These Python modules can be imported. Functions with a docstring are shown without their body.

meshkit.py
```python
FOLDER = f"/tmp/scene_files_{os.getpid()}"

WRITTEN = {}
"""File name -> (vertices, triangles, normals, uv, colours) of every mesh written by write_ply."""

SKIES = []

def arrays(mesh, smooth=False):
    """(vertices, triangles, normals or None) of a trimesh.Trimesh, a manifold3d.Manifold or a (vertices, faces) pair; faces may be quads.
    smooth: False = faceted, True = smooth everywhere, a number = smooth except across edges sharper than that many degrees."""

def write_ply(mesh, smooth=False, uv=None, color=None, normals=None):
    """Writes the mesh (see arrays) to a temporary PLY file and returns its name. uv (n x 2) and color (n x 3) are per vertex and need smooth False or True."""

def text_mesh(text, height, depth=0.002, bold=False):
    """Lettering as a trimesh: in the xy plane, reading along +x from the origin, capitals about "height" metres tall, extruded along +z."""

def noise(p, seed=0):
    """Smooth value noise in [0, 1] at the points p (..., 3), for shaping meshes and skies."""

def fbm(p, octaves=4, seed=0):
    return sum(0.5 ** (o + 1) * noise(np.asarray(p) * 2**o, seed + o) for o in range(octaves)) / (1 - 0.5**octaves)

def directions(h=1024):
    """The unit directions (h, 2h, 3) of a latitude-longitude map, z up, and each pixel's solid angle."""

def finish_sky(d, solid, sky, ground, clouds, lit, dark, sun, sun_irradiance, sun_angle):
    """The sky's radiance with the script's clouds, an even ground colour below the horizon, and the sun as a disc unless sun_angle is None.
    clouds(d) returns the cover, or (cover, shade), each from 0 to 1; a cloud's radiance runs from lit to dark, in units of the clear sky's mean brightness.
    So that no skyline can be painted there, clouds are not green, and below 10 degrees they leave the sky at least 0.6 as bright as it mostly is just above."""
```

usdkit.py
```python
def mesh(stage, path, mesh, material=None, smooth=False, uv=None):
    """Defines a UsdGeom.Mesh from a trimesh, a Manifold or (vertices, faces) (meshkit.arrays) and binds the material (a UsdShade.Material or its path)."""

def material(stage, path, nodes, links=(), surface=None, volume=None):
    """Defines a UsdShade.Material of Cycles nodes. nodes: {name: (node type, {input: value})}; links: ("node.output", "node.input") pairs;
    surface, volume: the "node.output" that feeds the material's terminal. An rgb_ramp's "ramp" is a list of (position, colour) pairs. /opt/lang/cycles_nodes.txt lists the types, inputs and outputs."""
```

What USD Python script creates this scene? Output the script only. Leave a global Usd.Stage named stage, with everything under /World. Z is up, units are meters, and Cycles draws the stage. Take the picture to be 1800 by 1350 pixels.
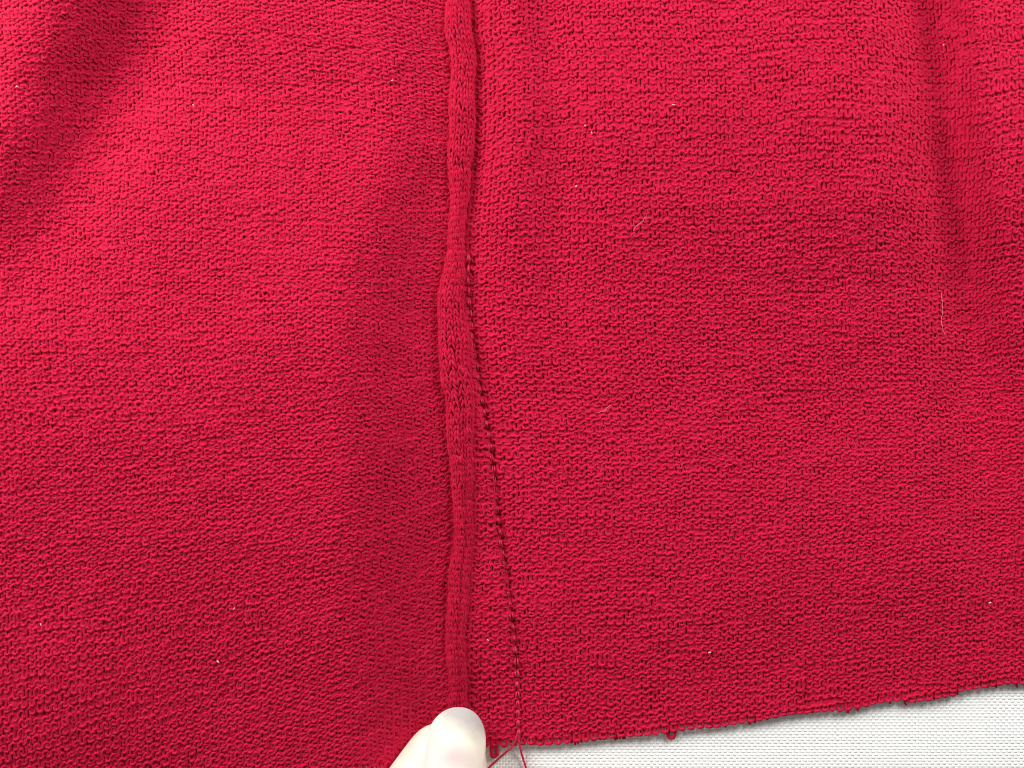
import math, numpy as np, trimesh, manifold3d, usdkit, meshkit
from pxr import Usd, UsdGeom, UsdLux, UsdShade, Gf, Sdf, Vt

stage = Usd.Stage.CreateInMemory()
UsdGeom.SetStageUpAxis(stage, UsdGeom.Tokens.z)
UsdGeom.SetStageMetersPerUnit(stage, 1.0)
UsdGeom.Xform.Define(stage, '/World'); UsdGeom.Scope.Define(stage, '/World/Looks')
rng = np.random.default_rng(7)

# ------------------------------------------------------------------ camera
# the table is laid out in "units" of 1/9 mm: x to the right, y towards the near edge, z up; 1800 x 1350 of them fill the picture at table height
U = 1e-3 / 9.0
CAMZ = 1900.0                                   # height of the phone over the table, in units (211 mm)
cam = UsdGeom.Camera.Define(stage, '/World/camera')
cam.AddTranslateOp().Set(Gf.Vec3d(0, 0, CAMZ * U))
cam.CreateFocalLengthAttr(CAMZ / 1800 * 36.0); cam.CreateHorizontalApertureAttr(36.0); cam.CreateVerticalApertureAttr(27.0)
cam.CreateClippingRangeAttr(Gf.Vec2f(0.005, 100))
cam.CreateFStopAttr(11.0); cam.CreateFocusDistanceAttr((CAMZ - 25) * U)
cam.CreateExposureAttr(0.0)

def W(p):                                       # units (x right, y near, z up) -> metres in the world
    p = np.asarray(p, float)
    return np.stack([(p[..., 0] - 900) * U, (675 - p[..., 1]) * U, p[..., 2] * U], -1)
def lift(p):                                    # a point of a raised fold lies where its line of sight meets the table plan
    p = np.array(p, float); k = (CAMZ - p[..., 2]) / CAMZ
    p[..., 0] = 900 + (p[..., 0] - 900) * k; p[..., 1] = 675 + (p[..., 1] - 675) * k
    return p

# ------------------------------------------------------------------ light: soft room light, unseen lamps set close at left and right to brighten the edges
def rect(name, pos, target, w, h, inten, col):
    l = UsdLux.RectLight.Define(stage, '/World/' + name)
    l.CreateWidthAttr(w); l.CreateHeightAttr(h); l.CreateIntensityAttr(inten); l.CreateColorAttr(Gf.Vec3f(*col)); l.CreateNormalizeAttr(False)
    m = Gf.Matrix4d().SetLookAt(Gf.Vec3d(*pos), Gf.Vec3d(*target), Gf.Vec3d(0, 0.01, 1)).GetInverse()
    l.AddTransformOp().Set(m)
rect('left_lamp', (-0.29, 0.235, 0.17), (-0.03, 0.02, 0), 0.22, 0.18, 22.5, (1.0, 0.985, 0.96))
rect('right_lamp', (0.24, 0.235, 0.18), (0.08, 0.04, 0), 0.16, 0.14, 22.0, (1.0, 0.99, 0.97))
wm = usdkit.material(stage, '/World/Looks/room_glow', {'b': ('background_shader', {'color': (1.0, 0.985, 0.96), 'strength': 0.17})}, surface='b.background')
dome = UsdLux.DomeLight.Define(stage, '/World/room_light')
UsdShade.MaterialBindingAPI.Apply(dome.GetPrim()).Bind(wm)

# ------------------------------------------------------------------ helpers
taken = {}
def path(name, parent='/World'):
    k = (str(parent), name); taken[k] = taken.get(k, -1) + 1
    return f"{parent}/{name}" + (f"_{taken[k]:03d}" if taken[k] else '')
def tag(prim, label=None, cat=None, group=None, kind=None):
    for k, v in (('label', label), ('category', cat), ('group', group), ('kind', kind)):
        if v: prim.SetCustomDataByKey(k, v)
def obj(name, mesh, mat, parent='/World', smooth=True):
    return usdkit.mesh(stage, path(name, parent), mesh, mat, smooth).GetPrim()
def thing(name, label, cat, group=None):
    p = UsdGeom.Xform.Define(stage, path(name)).GetPrim(); tag(p, label, cat, group); return p
def curves(name, pts, radii, mat, parent='/World'):
    """pts (n, k, 3) in metres, radii (n, k)"""
    c = UsdGeom.BasisCurves.Define(stage, path(name, parent))
    c.CreateTypeAttr('linear')
    c.CreateCurveVertexCountsAttr(Vt.IntArray.FromNumpy(np.full(len(pts), pts.shape[1], np.int32)))
    c.CreatePointsAttr(Vt.Vec3fArray.FromNumpy(pts.reshape(-1, 3).astype(np.float32)))
    c.CreateWidthsAttr(Vt.FloatArray.FromNumpy((2 * radii).reshape(-1).astype(np.float32))); c.SetWidthsInterpolation('vertex')
    UsdShade.MaterialBindingAPI.Apply(c.GetPrim()).Bind(mat)
    return c.GetPrim()
def sstep(x): x = np.clip(x, 0, 1); return x * x * (3 - 2 * x)
def tube(P, R, sides=5, closed=False, cap=False, flat=1.0, ply=None):
    """a tube along P (n, 3) of radii R; returns (verts, faces)"""
    n = len(P); T = np.gradient(P, axis=0)
    if closed: T = np.roll(P, -1, 0) - np.roll(P, 1, 0)
    T /= np.maximum(np.linalg.norm(T, axis=1, keepdims=True), 1e-9)
    up = np.array([0, 0, 1.0]); A = np.cross(T, up); L = np.linalg.norm(A, axis=1, keepdims=True)
    A = np.where(L > 0.05, A / np.maximum(L, 1e-9), [1, 0, 0]); B = np.cross(A, T)
    a = np.arange(sides) * 2 * np.pi / sides + 0.3
    R = np.broadcast_to(R, n)[:, None, None]
    if ply is not None: R = R * (1 + 0.26 * np.cos(2 * (a[None, :, None] - ply[:, None, None])))
    V = P[:, None] + R * (np.cos(a)[None, :, None] * A[:, None] + flat * np.sin(a)[None, :, None] * B[:, None])
    i = np.arange(n if closed else n - 1)[:, None]; j = np.arange(sides)[None]
    i2 = (i + 1) % n; j2 = (j + 1) % sides
    F = np.stack([i * sides + j, i2 * sides + j, i2 * sides + j2, i * sides + j2], -1).reshape(-1, 4)
    F = np.vstack([F[:, [0, 2, 1]], F[:, [0, 3, 2]]])
    if cap and not closed:
        c0 = np.stack([np.zeros(sides - 2, int), np.arange(1, sides - 1), np.arange(2, sides)], 1)
        F = np.vstack([F, c0, c0[:, ::-1] + (n - 1) * sides])
    return V.reshape(-1, 3), F
def join(parts):
    vs, fs, o = [], [], 0
    for v, f in parts: vs.append(v); fs.append(f + o); o += len(v)
    return np.vstack(vs), np.vstack(fs)

# ------------------------------------------------------------------ materials
def yarn_material(name, base, dark, sheen, rough=0.85):
    return usdkit.material(stage, '/World/Looks/' + name, {
        'g': ('geometry', {}),
        'n1': ('noise_texture', {'scale': 260.0, 'detail': 3.0}), 'n2': ('noise_texture', {'scale': 4200.0, 'detail': 2.0}), 'n3': ('noise_texture', {'scale': 45.0, 'detail': 2.0}),
        'm1': ('math', {'math_type': 'multiply', 'value2': 0.45}), 'm2': ('math', {'math_type': 'multiply_add', 'value2': 0.4}), 'm3': ('math', {'math_type': 'multiply_add', 'value2': 0.15}),
        'r': ('rgb_ramp', {'ramp': [(0.3, dark), (0.72, base)]}),
        'b': ('bump', {'strength': 0.55, 'distance': 0.00007}),
        'p': ('principled_bsdf', {'roughness': rough, 'specular_ior_level': 0.12, 'sheen_weight': sheen, 'sheen_roughness': 0.45, 'sheen_tint': (1.0, 0.42, 0.52)}),
    }, [('g.position', 'n1.vector'), ('g.position', 'n2.vector'), ('g.position', 'n3.vector'), ('n1.fac', 'm1.value1'), ('n2.fac', 'm2.value1'), ('m1.value', 'm2.value3'),
        ('n3.fac', 'm3.value1'), ('m2.value', 'm3.value3'), ('m3.value', 'r.fac'), ('r.color', 'p.base_color'), ('n2.fac', 'b.height'), ('b.normal', 'p.normal')], surface='p.BSDF')
red = yarn_material('red_cotton_yarn', (0.56, 0.0085, 0.055), (0.46, 0.004, 0.033), 0.14)
fuzzred = usdkit.material(stage, '/World/Looks/red_fibre', {
    'd': ('diffuse_bsdf', {'color': (0.68, 0.025, 0.085)}), 't': ('translucent_bsdf', {'color': (0.68, 0.025, 0.085)}), 'm': ('mix_closure', {'fac': 0.45})},
    [('d.BSDF', 'm.closure1'), ('t.BSDF', 'm.closure2')], surface='m.closure')
threadmat = yarn_material('red_sewing_thread', (0.62, 0.03, 0.085), (0.50, 0.015, 0.05), 0.25, 0.5)
lintmat = usdkit.material(stage, '/World/Looks/pale_lint', {'p': ('principled_bsdf', {'base_color': (0.74, 0.42, 0.46), 'roughness': 0.7, 'sheen_weight': 0.3})}, surface='p.BSDF')
linen = usdkit.material(stage, '/World/Looks/white_linen', {
    'g': ('geometry', {}), 'n': ('noise_texture', {'scale': 900.0, 'detail': 3.0}), 'r': ('rgb_ramp', {'ramp': [(0.3, (0.91, 0.918, 0.905)), (0.7, (0.95, 0.952, 0.94))]}),
    'p': ('principled_bsdf', {'roughness': 0.8, 'specular_ior_level': 0.2})},
    [('g.position', 'n.vector'), ('n.fac', 'r.fac'), ('r.color', 'p.base_color')], surface='p.BSDF')
tablemat = usdkit.material(stage, '/World/Looks/grey_table', {
    'g': ('geometry', {}), 'n': ('noise_texture', {'scale': 60.0, 'detail': 4.0}), 'r': ('rgb_ramp', {'ramp': [(0.3, (0.30, 0.31, 0.30)), (0.7, (0.38, 0.39, 0.38))]}),
    'p': ('principled_bsdf', {'roughness': 0.6})},
    [('g.position', 'n.vector'), ('n.fac', 'r.fac'), ('r.color', 'p.base_color')], surface='p.BSDF')

# ------------------------------------------------------------------ the setting: table top under a white woven cloth
tb = trimesh.creation.box((1.0, 0.8, 0.03)); tb.apply_translation((0, 0, -0.015 - 9 * U))
tag(obj('table_top', tb, tablemat, smooth=False), kind='structure')

# ------------------------------------------------------------------ shape of the garment
def ip(y, pts): a = np.array(pts, float); return np.interp(y, a[:, 0], a[:, 1])
from scipy.interpolate import PchipInterpolator
def pch(pts):
    a = np.array(pts, float); f = PchipInterpolator(a[:, 0], a[:, 1], extrapolate=False)
    return lambda y: f(np.clip(y, a[0, 0], a[-1, 0]))
ridge_l = pch([(-120, 792), (0, 784), (50, 780), (100, 789), (200, 790), (300, 787), (380, 788), (430, 787), (480, 777), (560, 768), (650, 771), (700, 778), (760, 786), (850, 795), (920, 797), (1000, 789), (1100, 786), (1240, 786), (1330, 788), (1420, 790)])
ridge_r = pch([(-120, 828), (0, 824), (50, 830), (100, 835), (200, 837), (300, 830), (380, 817), (430, 816), (480, 819), (560, 822), (650, 828), (700, 833), (760, 836), (850, 833), (920, 831), (1000, 827), (1100, 822), (1240, 820), (1330, 822), (1420, 824)])
ridge_c = lambda y: (ridge_l(y) + ridge_r(y)) / 2
stitch_x = pch([(-120, 800), (200, 806), (330, 816), (420, 818), (500, 822), (600, 831), (700, 846), (770, 859), (830, 868), (900, 874), (950, 880), (1050, 895), (1120, 903), (1180, 908), (1250, 910), (1300, 912)])
edge_r = pch([(780, 1335), (868, 1313), (940, 1309), (1010, 1307), (1100, 1295), (1200, 1285), (1310, 1272), (1400, 1254), (1470, 1247), (1480, 1252), (1560, 1240), (1660, 1226), (1740, 1206), (1765, 1205), (1800, 1208), (1960, 1190)])
edge_l = lambda x: 1346 - (x - 860) * -0.035 + 0.00026 * (x - 860) ** 2          # leaves the picture at the lower left
lumps = rng.uniform(0, 100, 3)
def height(x, y):
    """height of the middle of the cloth over the table, in units"""
    x = np.asarray(x, float); y = np.asarray(y, float)
    c = ridge_c(y); d = c - x
    L = d > 0
    # left panel: a broad swell that falls away towards the seam
    H = ip(y, [(-120, 26), (150, 26), (350, 52), (600, 74), (950, 74), (1150, 64), (1300, 54), (1420, 44)])
    Wd = ip(y, [(-120, 150), (250, 150), (500, 210), (900, 230), (1420, 190)])
    zl = H * sstep((d - 5) / Wd) ** 0.9
    # top left: ridge and hollow running down to the left
    t = (x - (80 - 0.42 * y)); zl = zl + 50 * np.exp(-(t / 122) ** 2) * sstep((640 - y) / 460) - 22 * np.exp(-((t - 200) / 85) ** 2) * sstep((600 - y) / 450)
    zl = zl + 14 * np.exp(-((x + 40) / 260) ** 2) * sstep((y - 400) / 400)
    # right panel
    r = x - c
    Hr = ip(y, [(-120, 46), (200, 44), (360, 34), (500, 18), (700, 8), (1420, 0)])
    zr = Hr * sstep((r - 12) / 95) + ip(y, [(430, 0), (620, 10), (1180, 9), (1310, 5)]) * sstep((stitch_x(y) + 1 - x) / 9)
    zr = zr - 19 * np.exp(-((x - 985 - 0.05 * (y - 300)) / 52) ** 2) * sstep((760 - y) / 500)
    cx = 1618 + 0.13 * y
    amp = ip(y, [(-120, 1.0), (350, 0.9), (650, 0.45), (1000, 0.28), (1250, 0.0)])
    q = x - cx
    zr = zr + amp * (30 * np.exp(-((q + 120) / 120) ** 2) - 27 * np.exp(-((q - 2) / 58) ** 2) + 50 * sstep((q + 20) / 130))
    zr = zr + 20 * amp * np.exp(-((x - 1300) / 200) ** 2)
    z = np.where(L, zl, zr)
    p = np.stack([x / 230 + lumps[0], y / 230 + lumps[1], 0 * x + 0.5], -1)
    q2 = np.stack([x / 95 + lumps[2], y / 140 + lumps[1], 0 * x + 0.5], -1)
    z = z + 14 * (meshkit.noise(p, 3) - 0.5) + 4 * (meshkit.noise(q2, 5) - 0.5)
    # groove at the line of stitching
    on = sstep((y - 440) / 160)
    z = z - on * (3.8 + 3.2 * np.cos(2 * np.pi * y / 21.0)) * np.exp(-((x - stitch_x(y)) / 6.0) ** 2)
    # the hem lies flat on the table
    flat = np.where(L, sstep((1800 - y) / 480), sstep((edge_r(x) - y) / 260))
    z = np.where(L, 12 + (z + 6) * (0.25 + 0.75 * flat), 7 + (z + 8) * flat + 2.0 * (1 - flat))
    # pressed down by the thumb
    g = np.exp(-(((x - 790) / 70) ** 2 + ((y - 1320) / 75) ** 2))
    return np.maximum(z * (1 - g) + 8 * g, 6.5)

# ---- rows and wales of the knit
WALE, COURSE = 15.3, 11.8
def field(n_u, n_v, side):
    """where wale u and course v lie: spline over a coarse grid of slopes"""
nodes_y = np.array([-150, 0, 150, 300, 450, 600, 750, 900, 1050, 1200, 1350, 1500], float)
sl_l_x = np.array([0, 60, 150, 300, 500, 800, 950], float)                        # distance left of the seam
sl_l = np.array([  # slope, up to the right is positive
    [-.18, -.22, -.26, -.20, -.06, .04, .04], [-.18, -.22, -.26, -.20, -.06, .04, .04], [-.16, -.20, -.24, -.18, -.06, .02, .04],
    [-.05, -.06, -.10, -.12, -.06, .00, .02], [.10, .08, .02, -.03, -.04, .00, .02], [.26, .22, .10, .06, .03, .02, .02],
    [.36, .30, .18, .13, .12, .10, .08], [.42, .36, .25, .20, .17, .14, .12], [.46, .43, .40, .37, .35, .33, .33],
    [.46, .46, .47, .50, .53, .55, .55], [.46, .48, .52, .58, .64, .66, .66], [.46, .50, .54, .62, .70, .72, .72]])
sl_r_x = np.array([0, 60, 150, 260, 450, 650, 790, 850, 920, 1100], float)       # distance right of the seam
sl_r = np.array([
    [.14, .22, .20, .06, .02, .04, -.10, .02, .16, .20], [.14, .22, .20, .06, .02, .04, -.10, .02, .16, .20], [.10, .18, .16, .03, .02, .05, -.12, .02, .16, .20],
    [.02, .08, .06, .00, .00, .04, -.12, -.04, .14, .18], [-.02, .00, .00, -.02, .00, .02, -.08, -.06, .08, .12], [-.02, -.02, -.02, -.01, .01, .02, -.02, -.02, .04, .08],
    [.00, .00, .00, .00, .02, .04, .03, .02, .03, .05], [.03, .02, .02, .03, .05, .07, .07, .07, .07, .08], [.06, .04, .04, .05, .08, .10, .11, .11, .11, .12],
    [.06, .03, .04, .07, .11, .13, .14, .14, .13, .12], [.04, .02, .05, .09, .13, .15, .16, .16, .14, .12], [.04, .02, .05, .09, .13, .15, .16, .16, .14, .12]])
from scipy.interpolate import RectBivariateSpline
def row_map(xs, tab, sgn):
    f = RectBivariateSpline(nodes_y, xs, tab, kx=3, ky=3, s=0)
    g = np.linspace(0, xs[-1], 240); yy = np.linspace(-500, 1900, 240)
    S = f(np.clip(yy, -150, 1500), g); I = np.concatenate([np.zeros((240, 1)), np.cumsum((S[:, 1:] + S[:, :-1]) / 2 * np.diff(g), 1)], 1)
    return RectBivariateSpline(yy, g, -sgn * I, kx=1, ky=1)
ML, MR = row_map(sl_l_x, sl_l, -1), row_map(sl_r_x, sl_r, 1)

def panel(side):
    """one knitted panel, purl side up: every course is one looping yarn"""
    parts, hairs = [], []
    PT = 10
    wd = 900 if side < 0 else 1080
    WALE = 14.6 if side < 0 else 15.3
    nw = int(wd / WALE * (1.04 if side > 0 else 1)); t = np.arange(nw * PT + 1) / PT * 2 * np.pi
    CS = 8.7 if side < 0 else COURSE; M = ML if side < 0 else MR
    k0 = np.arange(-62, 198) if side < 0 else np.arange(-40, 160)
    noise_seed = 11 if side < 0 else 23
    for k in k0:
        y0 = k * CS + 4
        jit_r = 1 + 0.12 * rng.standard_normal(nw + 1); jit_y = 1.35 * rng.standard_normal(nw + 1); jit_x = 1.25 * rng.standard_normal(nw + 1); jit_a = 1 + 0.10 * rng.standard_normal(nw + 1)
        s = t / (2 * np.pi); i = np.arange(nw + 1)
        jr, jy, jx, ja = (np.interp(s, i, j) for j in (jit_r, jit_y, jit_x, jit_a))
        du = WALE * s + 3.0 * np.sin(2 * t) + jx
        du = du if side > 0 else -(WALE * s + 3.0 * np.sin(2 * t) + jx)
        if side > 0: du = du * 1.06 - 0.075 * np.maximum(du, 0) ** 2 / 1000 * 1.15
        dz = 1.05 * np.cos(2 * t) + 0.5 * rng.standard_normal(nw + 1)[np.minimum(s.astype(int), nw)]
        a = np.clip(np.abs(du), 0, wd)
        yc = y0 + M(np.full_like(a, y0), a, grid=False)
        pitch = CS + (M(np.full_like(a, y0 + 15), a, grid=False) - M(np.full_like(a, y0 - 15), a, grid=False)) * CS / 30
        ten = meshkit.fbm(np.stack([a / 70, np.full_like(a, y0 / 55), 0 * a + 8], -1), 2, noise_seed) - 0.5
        dv = -0.85 * pitch * (ja + 0.12 * ten) * np.cos(t) + jy
        # slow drift so that rows are not ruled lines
        yc = yc + 6.5 * (meshkit.noise(np.stack([a / 42, np.full_like(a, y0 / 60), 0 * a + 4], -1), noise_seed) - 0.5)
        yc = yc + 3.0 * (meshkit.noise(np.stack([a / 120, np.full_like(a, y0 / 160), 0 * a], -1), noise_seed) - 0.5)
        y = yc + dv
        xs = ridge_c(np.clip(y, -120, 1420)) + (6 if side < 0 else -6) + du
        xs = xs + 5 * (meshkit.noise(np.stack([a / 150, np.full_like(a, y0 / 110), 0 * a + 3], -1), noise_seed) - 0.5)
        if side > 0: y = yc + dv * (1 - 0.45 * sstep((yc - edge_r(xs) + 14) / 10))
        if side < 0: keep = (yc < edge_l(xs)) & (xs > -90) & (y > -90)
        else: keep = (yc < edge_r(xs) - 5 + 4 * (meshkit.noise(np.stack([xs / 60, 0 * xs, 0 * xs], -1), 77) - .5)) & (xs < 1890) & (y > -90)
        if keep.sum() < PT: continue
        # runs of kept points
        d = np.diff(np.concatenate([[0], keep.astype(int), [0]])); st, en = np.nonzero(d == 1)[0], np.nonzero(d == -1)[0]
        for a0, b0 in zip(st, en):
            if b0 - a0 < PT: continue
            sl = slice(a0, b0)
            P = np.stack([xs[sl], y[sl], height(xs[sl], y[sl]) + dz[sl]], -1)
            R = (2.85 * (jr + 0.35 * ten)[sl]) * (1 + 0.05 * np.sin(5.3 * s[sl] * 6.28))
            P = lift(P)
            parts.append(tube(W(P), R * U, 6, cap=True, ply=s[sl] * 2 * np.pi * 1.45 + k))
            hairs.append(np.concatenate([P, R[:, None]], 1))
    # the matted fibres inside the fabric, between its two faces
    a = np.linspace(0, wd, 125); k = np.arange(k0[0], k0[-1], 0.5)
    A, K = np.meshgrid(a, k); Y = K * CS + 4 + M(K * CS + 4, A, grid=False)
    X = ridge_c(np.clip(Y, -120, 1420)) + (-A if side < 0 else A); Z = height(X, Y) + 1.45 - 5.0 * rng.random(X.shape) ** 3 + 0.5 * (rng.random(X.shape) - .5)
    ok = (Y < edge_l(X) + 1 if side < 0 else Y < edge_r(X) - 6) & (Y > -95) & (X > -100) & (X < 1895)
    i, j = np.meshgrid(np.arange(len(k) - 1), np.arange(len(a) - 1), indexing='ij'); n = len(a)
    q = np.stack([i * n + j, i * n + j + 1, (i + 1) * n + j + 1, (i + 1) * n + j], -1).reshape(-1, 4)
    q = q[ok.reshape(-1)[q].all(1)]
    if side > 0: q = q[:, ::-1]
    used, inv = np.unique(q, return_inverse=True); q = inv.reshape(q.shape)
    V = W(lift(np.stack([X, Y, Z], -1))).reshape(-1, 3)[used]
    parts.append((V, np.vstack([q[:, [0, 1, 2]], q[:, [0, 2, 3]]])))
    return join(parts), np.vstack(hairs)

def fuzz(src, n, length, mat, parent, name='loose_fibres', rad=0.16, lo=0.0):
    """short fibres that stand off the yarn"""
    q = src[rng.integers(0, len(src), n)]
    a = rng.uniform(0, 2 * np.pi, n); el = rng.uniform(-0.1, 1.0, n)
    d = np.stack([np.cos(a) * np.cos(el), np.sin(a) * np.cos(el), np.sin(el)], -1)
    b = np.roll(d, 1, 0); L = (length * rng.uniform(0.4, 1.5, n))[:, None]
    s = np.linspace(0, 1, 5)
    start = q[:, :3] + d * q[:, 3:4] * 0.7
    pts = start[:, None] + L[:, None] * (s[None, :, None] * d[:, None] + 0.55 * (s ** 2)[None, :, None] * b[:, None] * [1, 1, 0.4] - 0.25 * (s ** 2)[None, :, None] * [0, 0, 1])
    r = rad * U * (1 - 0.6 * s)[None] * rng.uniform(0.6, 1.3, (n, 1))
    p = curves(name, W(pts), r, mat, parent); tag(p, kind='stuff'); return p

garment = thing('knit_garment', 'crimson knitted garment spread purl side up, its seam running down the middle', 'garment')
GP = garment.GetPath()
(ml, sl), (mr, sr) = panel(-1), panel(1)
tag(obj('knit_panel', ml, red, GP), 'plain knit panel to the left of the seam, shaded where it dips to the seam', kind='stuff')
tag(obj('knit_panel', mr, red, GP), 'plain knit panel to the right of the seam with the cut hem over white cloth', kind='stuff')

# ---- the rolled seam allowance: knit side out, columns of upright V loops on a flattened roll
HZ = [(-120, 1.1), (350, 1.05), (700, 0.9), (1150, 0.75), (1260, 0.5), (1345, 0.35)]; CR = [(300, 0.05), (520, 0.22), (900, 0.4), (1250, 0.4)]
_by = np.arange(-130, 1430, 6.0); _bz = (height(ridge_c(_by) - 16, _by) + height(ridge_c(_by) + 16, _by)) / 2
_bz = np.convolve(np.pad(_bz, 8, 'edge'), np.hanning(17) / np.hanning(17).sum(), 'valid'); bed = lambda y: np.interp(y, _by, _bz)
def seam_roll():
    parts, hairs = [], []
    ys = np.arange(-95, 1345, 10.2); NV = 8; PT = 14
    t = np.arange(NV * PT + 1) / PT * 2 * np.pi
    for k, y0 in enumerate(ys):
        s = t / (2 * np.pi) / NV                                     # 0..1 round the roll
        ang = (s - 0.5) * math.radians(250) + 0.9 * np.sin(y0 / 210 + 1.0) * 0.35 - 0.10 / NV * np.sin(2 * t) + np.interp(s * NV, np.arange(NV + 1), 0.07 * rng.standard_normal(NV + 1))
        jy = np.interp(s * NV, np.arange(NV + 1), 1.0 * rng.standard_normal(NV + 1)); jr = np.interp(s * NV, np.arange(NV + 1), 1 + .12 * rng.standard_normal(NV + 1))
        y = y0 - 0.80 * 10.2 * np.cos(t) + jy + 3 * np.sin(y0 / 75) * np.sin(ang)
        yy = np.clip(y, -120, 1420)
        c = ridge_c(yy) + 2.0 * np.sin(yy / 47) + 1.3 * np.sin(yy / 19 + 2); hw = (ridge_r(yy) - ridge_l(yy)) / 2 * 0.9 * (1 + 0.03 * np.sin(yy / 33 + 1) + 0.03 * np.sin(yy / 13))
        hz = 0.38 * hw + 2; hz = hz * ip(yy, HZ)
        # a lengthwise crease lets the roll read as two strands lower down
        cr = 1 - ip(yy, CR) * np.exp(-((ang - 0.28) / 0.26) ** 2)
        dz = -2.3 * np.cos(2 * t) + np.interp(s * NV, np.arange(NV + 1), 0.6 * rng.standard_normal(NV + 1))
        base = bed(yy) + 2 + hz * 0.35
        x = c + (hw - 2.2 + dz) * np.sin(ang) * (0.9 + 0.1 * cr); z = base + (hz - 1 + dz) * np.cos(ang) * cr
        P = lift(np.stack([x, y, np.maximum(z, 4)], -1)); R = 2.35 * jr
        parts.append(tube(W(P), R * U, 6, ply=t * 0.75 + k)); hairs.append(np.concatenate([P, R[:, None]], 1))
    ya, an = np.arange(-95, 1345, 8.0), np.linspace(-2.3, 2.3, 22); A, Y = np.meshgrid(an, ya)
    c = ridge_c(Y) + 2.0 * np.sin(Y / 47) + 1.3 * np.sin(Y / 19 + 2); hw = (ridge_r(Y) - ridge_l(Y)) / 2 * 0.9 * (1 + 0.03 * np.sin(Y / 33 + 1) + 0.03 * np.sin(Y / 13))
    hz = (0.38 * hw + 2) * ip(Y, HZ); cr = 1 - ip(Y, CR) * np.exp(-((A - 0.28) / 0.26) ** 2)
    z = bed(Y) + 2 + hz * 0.35 + (hz - 4) * np.cos(A) * cr
    V = W(lift(np.stack([c + (hw - 5.5) * np.sin(A) * (0.9 + 0.1 * cr), Y, np.maximum(z, 4)], -1))).reshape(-1, 3)
    i, j = np.meshgrid(np.arange(len(ya) - 1), np.arange(21), indexing='ij'); q = np.stack([i * 22 + j, (i + 1) * 22 + j, (i + 1) * 22 + j + 1, i * 22 + j + 1], -1).reshape(-1, 4)
    parts.append((V, np.vstack([q[:, [0, 1, 2]], q[:, [0, 2, 3]]])))
    return join(parts), np.vstack(hairs)
ms, ss = seam_roll()
tag(obj('rolled_seam', ms, red, GP), 'raised fuzzy roll of seam allowance showing upright V loops', kind='stuff')
fuzz(ss, 12000, 11, fuzzred, GP, rad=0.26)
fuzz(np.vstack([sl, sr]), 60000, 6.5, fuzzred, GP, rad=0.22)

# ---- the line of chain stitches beside the roll
def stitch(y0, y1):
    n = 16; t = np.linspace(0, 1, n); parts = []
    for o in (-1, 1):
        y = y0 + (y1 - y0) * (0.08 + 0.78 * t); x = stitch_x(y) + 4 * (1 - sstep((y - 430) / 120)) + o * 1.7 * np.sin(np.pi * t) ** 0.8 + 0.7 * rng.standard_normal()
        z = height(x, y) - 1.5 + 5 * (1 - sstep((y - 430) / 150)) + (7.2 + rng.uniform(-1.5, 0.8)) * np.sin(np.pi * np.clip(t * 1.05, 0, 1)) ** 0.6 + o * 0.3
        parts.append(tube(W(lift(np.stack([x, y, z], -1))), 1.6 * U, 6, cap=True))
    return join(parts)
ys = [446.0]
while ys[-1] < 1296: ys.append(ys[-1] + 19 + rng.uniform(-2.5, 2.5))
for a, b in zip(ys[:-1], ys[1:]): obj('stitch', stitch(a, b), threadmat, GP)
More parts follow.
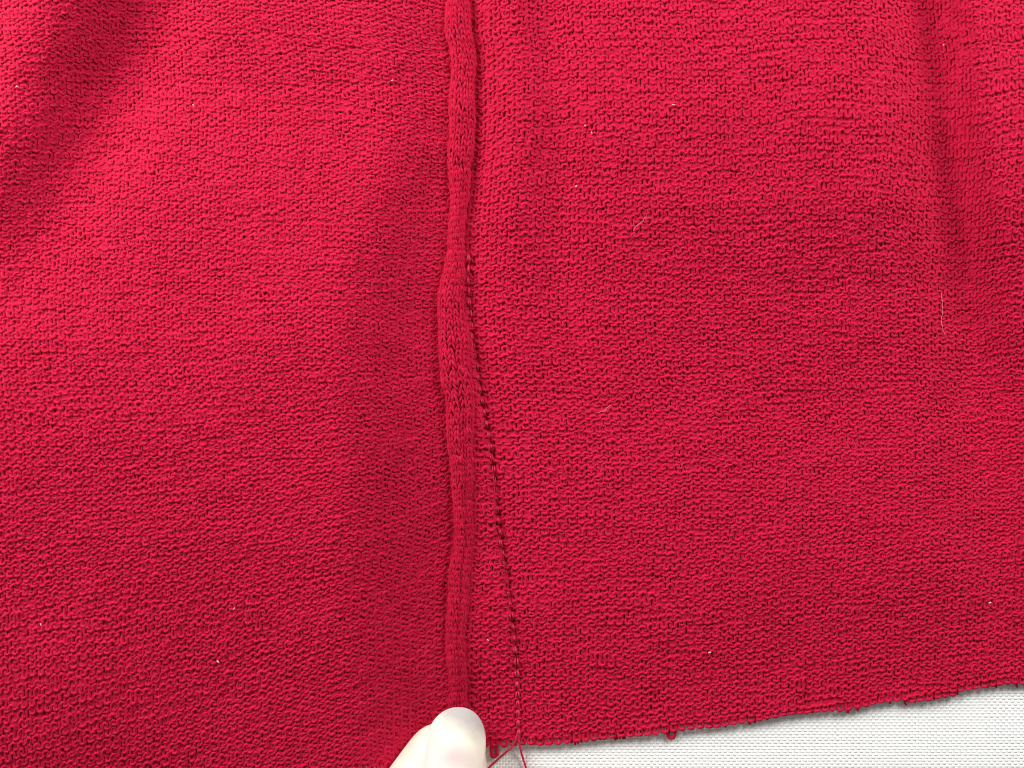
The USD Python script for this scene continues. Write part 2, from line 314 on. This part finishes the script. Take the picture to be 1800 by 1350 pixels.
# two loose ends of thread at the hem and a dropped loop at the cut edge
def strand(pts, r, sides=7, n=60):
    a = np.array(pts, float); u = np.linspace(0, 1, len(a)); f = PchipInterpolator(u, a); P = f(np.linspace(0, 1, n))
    tw = np.linspace(0, n * 0.9, n); P[:, 0] += 0.25 * np.sin(tw); P[:, 1] += 0.25 * np.cos(tw)
    return tube(W(lift(P)), r * U, sides, cap=True)
tag(obj('thread_tail', strand([(909, 1288, 14), (902, 1310, 12), (880, 1330, 7), (858, 1351, 5), (830, 1385, 5), (812, 1430, 5)], 1.9), threadmat, GP), 'loose thread end running down left from the hem to the thumb')
tag(obj('thread_tail', strand([(911, 1290, 14), (914, 1312, 12), (919, 1332, 6), (925, 1352, 5), (930, 1390, 5), (926, 1440, 5)], 1.9), threadmat, GP), 'loose thread end hanging straight down from the hem')
tag(obj('yarn_loop', strand([(1174, 1276, 8), (1173, 1288, 6), (1177, 1297, 5), (1183, 1297, 5), (1187, 1288, 6), (1188, 1274, 8)], 2.7), red, GP), 'small dropped yarn loop at the cut edge')
tag(obj('yarn_loop', strand([(866, 1296, 9), (864, 1316, 7), (866, 1330, 6), (874, 1326, 6), (873, 1308, 7), (878, 1294, 9)], 3.2), red, GP), 'short tuft of yarn beside the thumb nail')
frays = []
for x in np.concatenate([rng.uniform(885, 1150, 20), rng.uniform(1150, 1800, 26)]):
    y = float(edge_r(x)) - 8; l = rng.uniform(4, 11); dx = rng.uniform(-5, 5)
    frays.append(strand([(x, y - 6, 8), (x + dx * 0.3, y + l * 0.5, 6.5), (x + dx, y + l, 5)], rng.uniform(1.6, 2.7), 5, 8))
tag(obj('frayed_edge', join(frays), red, GP), kind='stuff')

# ------------------------------------------------------------------ the white cloth: real warp and weft where it shows, a plain sheet beyond
def weave():
    PW = 5.2; parts = []
    X0, X1, Y0, Y1 = 620, 1900, 1165, 1420
    nx, ny = int((X1 - X0) / PW), int((Y1 - Y0) / PW)
    def thread(ncross, along0, across, ph, horiz):
        m = ncross * 2 + 1; u = np.arange(m) / 2.0
        a = along0 + u * PW; z = 0.3 * np.cos(np.pi * (u + ph))
        wob = 0.55 * (meshkit.noise(np.stack([u / 9, np.full(m, across * 0.37), np.full(m, 5.0 if horiz else 9.0)], -1), 3) - 0.5) * 2
        rr = (2.95 if horiz else 2.76) * (1 + 0.09 * (np.interp(u, np.arange(0, ncross + 4, 4), rng.uniform(-1, 1, len(np.arange(0, ncross + 4, 4)))))) * rng.uniform(0.93, 1.08)
        P = np.stack([a, np.full(m, across) + wob, z], -1) if horiz else np.stack([np.full(m, across) + wob, a, z], -1)
        return tube(W(P), rr * U, 5, flat=0.2)
    for j in range(ny): parts.append(thread(nx, X0, Y0 + j * PW + rng.uniform(-.35, .35), j % 2, True))
    for i in range(nx): parts.append(thread(ny, Y0, X0 + i * PW + rng.uniform(-.35, .35), (i + 1) % 2, False))
    return join(parts)
cloth = thing('white_cloth', 'white plain-weave cloth lying under the red knit, seen at the lower right', 'cloth')
tag(obj('weave', weave(), linen, cloth.GetPath()), 'open weave of fine white threads', kind='stuff')
def sheet():
    gx, gy = np.linspace(-900, 2700, 60), np.linspace(-700, 2100, 48)
    X, Y = np.meshgrid(gx, gy); n = meshkit.fbm(np.stack([X / 400, Y / 400, 0 * X], -1), 3, 2)
    V = W(np.stack([X, Y, -4.2 - 2.5 * n], -1)).reshape(-1, 3); i, j = np.meshgrid(np.arange(47), np.arange(59), indexing='ij')
    q = np.stack([i * 60 + j, (i + 1) * 60 + j, (i + 1) * 60 + j + 1, i * 60 + j + 1], -1).reshape(-1, 4)
    return V, np.vstack([q[:, [0, 1, 2]], q[:, [0, 2, 3]]])
obj('backing', sheet(), linen, cloth.GetPath())

# ------------------------------------------------------------------ the thumb
skin = usdkit.material(stage, '/World/Looks/pale_skin', {
    'g': ('geometry', {}), 'n': ('noise_texture', {'scale': 300.0, 'detail': 5.0}), 'r': ('rgb_ramp', {'ramp': [(0.3, (0.68, 0.52, 0.42)), (0.7, (0.82, 0.70, 0.58))]}),
    'v': ('voronoi_texture', {'scale': 1500.0}), 'b': ('bump', {'strength': 0.45, 'distance': 0.00012}),
    'p': ('principled_bsdf', {'roughness': 0.45, 'subsurface_weight': 0.35, 'subsurface_radius': (1.0, 0.35, 0.2), 'subsurface_scale': 0.002})},
    [('g.position', 'n.vector'), ('g.position', 'v.vector'), ('n.fac', 'r.fac'), ('r.color', 'p.base_color'), ('v.distance', 'b.height'), ('b.normal', 'p.normal')], surface='p.BSDF')
def ball(c, r, s=(1, 1, 1)):
    return manifold3d.Manifold.sphere(1.0, 40).scale([r * s[0], r * s[1], r * s[2]]).translate(list(map(float, c)))
def chain(js): 
    m = manifold3d.Manifold()
    for a, b in zip(js[:-1], js[1:]): m = m + manifold3d.Manifold.batch_hull([ball(*a), ball(*b)])
    return m
def hand():
    f = 1.0
    m = chain([((804, 1292, 38), 32, (1.1, 1, .66)), ((785, 1322, 44), 66, (1.08, 1, .68)), ((758, 1402, 80), 96, (1.06, 1, .82)), ((722, 1500, 104), 102, (1, 1, .9)), ((682, 1620, 118), 102), ((660, 1760, 130), 92), ((600, 1960, 150), 118), ((560, 2180, 170), 150)])
    palm = manifold3d.Manifold.batch_hull([ball(p, r) for p, r in [((600, 1980, 150), 110), ((560, 2250, 170), 140), ((900, 1960, 150), 100), ((1180, 2060, 140), 95), ((1150, 2350, 160), 120), ((820, 2520, 190), 150)]])
    m = m + palm
    for k, (x, y, l) in enumerate([(880, 1950, 1.0), (1000, 1965, 1.08), (1110, 2000, 1.0), (1200, 2060, 0.82)]):   # fingers curled under the palm's edge
        m = m + chain([((x, y, 140), 80), ((x + 20, y - 250 * l, 170), 72), ((x + 20, y - 330 * l, 90), 64), ((x + 10, y - 250 * l, 62), 56)])
    m = m + chain([((720, 2480, 200), 190), ((760, 2900, 240), 210)])
    # refine in mm so that the mesh smooths evenly
    m = m.refine_to_length(14.0).to_mesh()
    t = trimesh.Trimesh(m.vert_properties[:, :3], m.tri_verts)
    trimesh.smoothing.filter_taubin(t, iterations=22)
    v = t.vertices.copy()
    return v, t.faces[:, ::-1]
hv, hf = hand()
person = thing('person', 'bare thumb with a long pale nail pressing down the knit at the hem', 'person')
hm = trimesh.Trimesh(W(hv), hf, process=False)
obj('hand', hm, skin, person.GetPath())
nailmat = usdkit.material(stage, '/World/Looks/nail', {
    'g': ('geometry', {}), 'sx': ('separate_xyz', {}), 'n': ('noise_texture', {'scale': 260.0, 'detail': 2.0}),
    'a': ('math', {'math_type': 'multiply_add', 'value2': 0.0022, 'value3': 0.0}), 'ax': ('math', {'math_type': 'multiply_add', 'value2': 0.42, 'value3': 100 * 0.42 * U}), 'add': ('math', {'math_type': 'add'}), 'add2': ('math', {'math_type': 'add'}),
    'mr': ('map_range', {'from_min': -626 * U, 'from_max': -554 * U, 'to_min': 0.0, 'to_max': 1.0, 'clamp': True}),
    'r': ('rgb_ramp', {'ramp': [(0.0, (0.82, 0.74, 0.68)), (0.3, (0.82, 0.76, 0.66)), (0.55, (0.83, 0.80, 0.66)), (0.70, (0.84, 0.83, 0.66)), (0.88, (0.60, 0.59, 0.50)), (1.0, (0.46, 0.45, 0.42))]}),
    'ds': ('vector_math', {'math_type': 'distance', 'vector2': tuple(W(np.array([806.0, 1297, 118])))}), 'mq': ('map_range', {'from_min': 12 * U, 'from_max': 36 * U, 'to_min': 0.75, 'to_max': 0.0, 'clamp': True}), 'mx': ('mix', {'color2': (0.55, 0.42, 0.41)}),  # pinkish nail bed patch, with the shading there mixed into the colour
    'p': ('principled_bsdf', {'roughness': 0.22, 'subsurface_weight': 0.25, 'subsurface_radius': (1.0, 0.6, 0.4), 'subsurface_scale': 0.0012, 'coat_weight': 0.3, 'coat_roughness': 0.12})},
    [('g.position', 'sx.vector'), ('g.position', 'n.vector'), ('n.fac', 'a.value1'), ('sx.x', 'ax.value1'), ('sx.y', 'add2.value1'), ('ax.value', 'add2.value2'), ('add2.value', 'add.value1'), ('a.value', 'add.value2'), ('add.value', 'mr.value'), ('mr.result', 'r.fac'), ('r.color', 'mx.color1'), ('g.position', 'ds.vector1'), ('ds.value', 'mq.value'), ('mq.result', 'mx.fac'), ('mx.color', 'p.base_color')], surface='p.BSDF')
def nail():
    nu, nv = 41, 49
    u = np.linspace(-1, 1, nu)[None]; v = (1 - np.linspace(1, 0, nv) ** 1.7)[:, None]          # v 0 = cuticle, 1 = tip
    yc = 1400 - 157 * v
    half = (54 - 5 * np.clip((0.45 - v) / 0.45, 0, 1)) * np.maximum(1 - np.clip((v - 0.52) / 0.48, 0, 1) ** 2.3, 0.0016) ** (1 / 2.15)
    xc = np.interp(v, [0, .35, .7, 1], [792, 797, 802, 806])
    x = xc + half * u; y = yc + 0 * u
    z = np.interp(v, [0, .3, .6, .85, 1.0], [176, 142, 104, 66, 46]) - (half * u) ** 2 / 95.0
    top = np.stack([x, y, z], -1); bot = top - [0, 0, 5.0]
    V = np.concatenate([lift(top).reshape(-1, 3), lift(bot).reshape(-1, 3)])
    idx = np.arange(nu * nv).reshape(nv, nu); N = nu * nv
    q = np.stack([idx[:-1, :-1], idx[:-1, 1:], idx[1:, 1:], idx[1:, :-1]], -1).reshape(-1, 4)
    rim = np.concatenate([idx[0], idx[1:, -1], idx[-1, -2::-1], idx[-2:0:-1, 0]]); r2 = np.roll(rim, -1)
    e = np.stack([rim, rim + N, r2 + N, r2], -1)
    return V, np.vstack([q, q[:, ::-1] + N, e])
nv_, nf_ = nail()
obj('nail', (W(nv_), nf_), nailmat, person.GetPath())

# ------------------------------------------------------------------ lint caught on the knit
LINT = ['on the knit in the upper left, right of the dark fold', 'left of the seam roll near the top', 'right of the seam near the top, upper of a close pair', 'right of the seam near the top, lower of a close pair',
        'in the lower left, upper of two there', 'beside the crease at the top right', 'on the knit between seam and right-hand crease, near the top', 'right of the seam, below the close pair',
        'in the shaded fold near the left edge at the top', 'in the lower left, lower of two there', 'near the right edge above the hem', 'above the middle of the cut hem',
        'between the seam roll and the stitch line above the thumb', 'close to the left edge at the bottom']
for k, (x, y) in enumerate([(340, 185), (689, 141), (1029, 221), (1040, 233), (411, 1070), (1659, 79), (1184, 184), (1012, 327), (30, 153), (383, 1163), (1740, 1059), (1247, 1147), (858, 1125), (72, 1098)]):
    where = LINT[k]
    L = rng.uniform(2, 4.5); a = rng.uniform(0, 3.1)
    z = float(height(x, y)) + 5
    pts = [(x - L / 2 * math.cos(a), y - L / 2 * math.sin(a), z), (x + rng.uniform(-1, 1), y + rng.uniform(-1, 1), z + 1.5), (x + L / 2 * math.cos(a), y + L / 2 * math.sin(a), z)]
    tag(obj('lint_speck', strand(pts, rng.uniform(0.7, 1.15), 6, 8), lintmat), 'tiny pale lint speck ' + where, 'lint', 'lint specks on the knit')
for pts, lab in [([(1654, 514), (1657, 540), (1655, 565), (1661, 588)], 'long pale stray fibre lying down the knit below the right-hand crease'),
                 ([(1137, 378), (1128, 390), (1120, 396), (1113, 406)], 'short curved pale fibre on the knit right of the seam'),
                 ([(1051, 725), (1062, 722), (1068, 716), (1074, 712)], 'pale hooked fibre on the knit beside the stitch line')]:
    P = [(x, y, float(height(x, y)) + 7) for x, y in pts]
    tag(obj('stray_fibre', strand(P, 0.2, 5, 30), lintmat), lab, 'fibre')
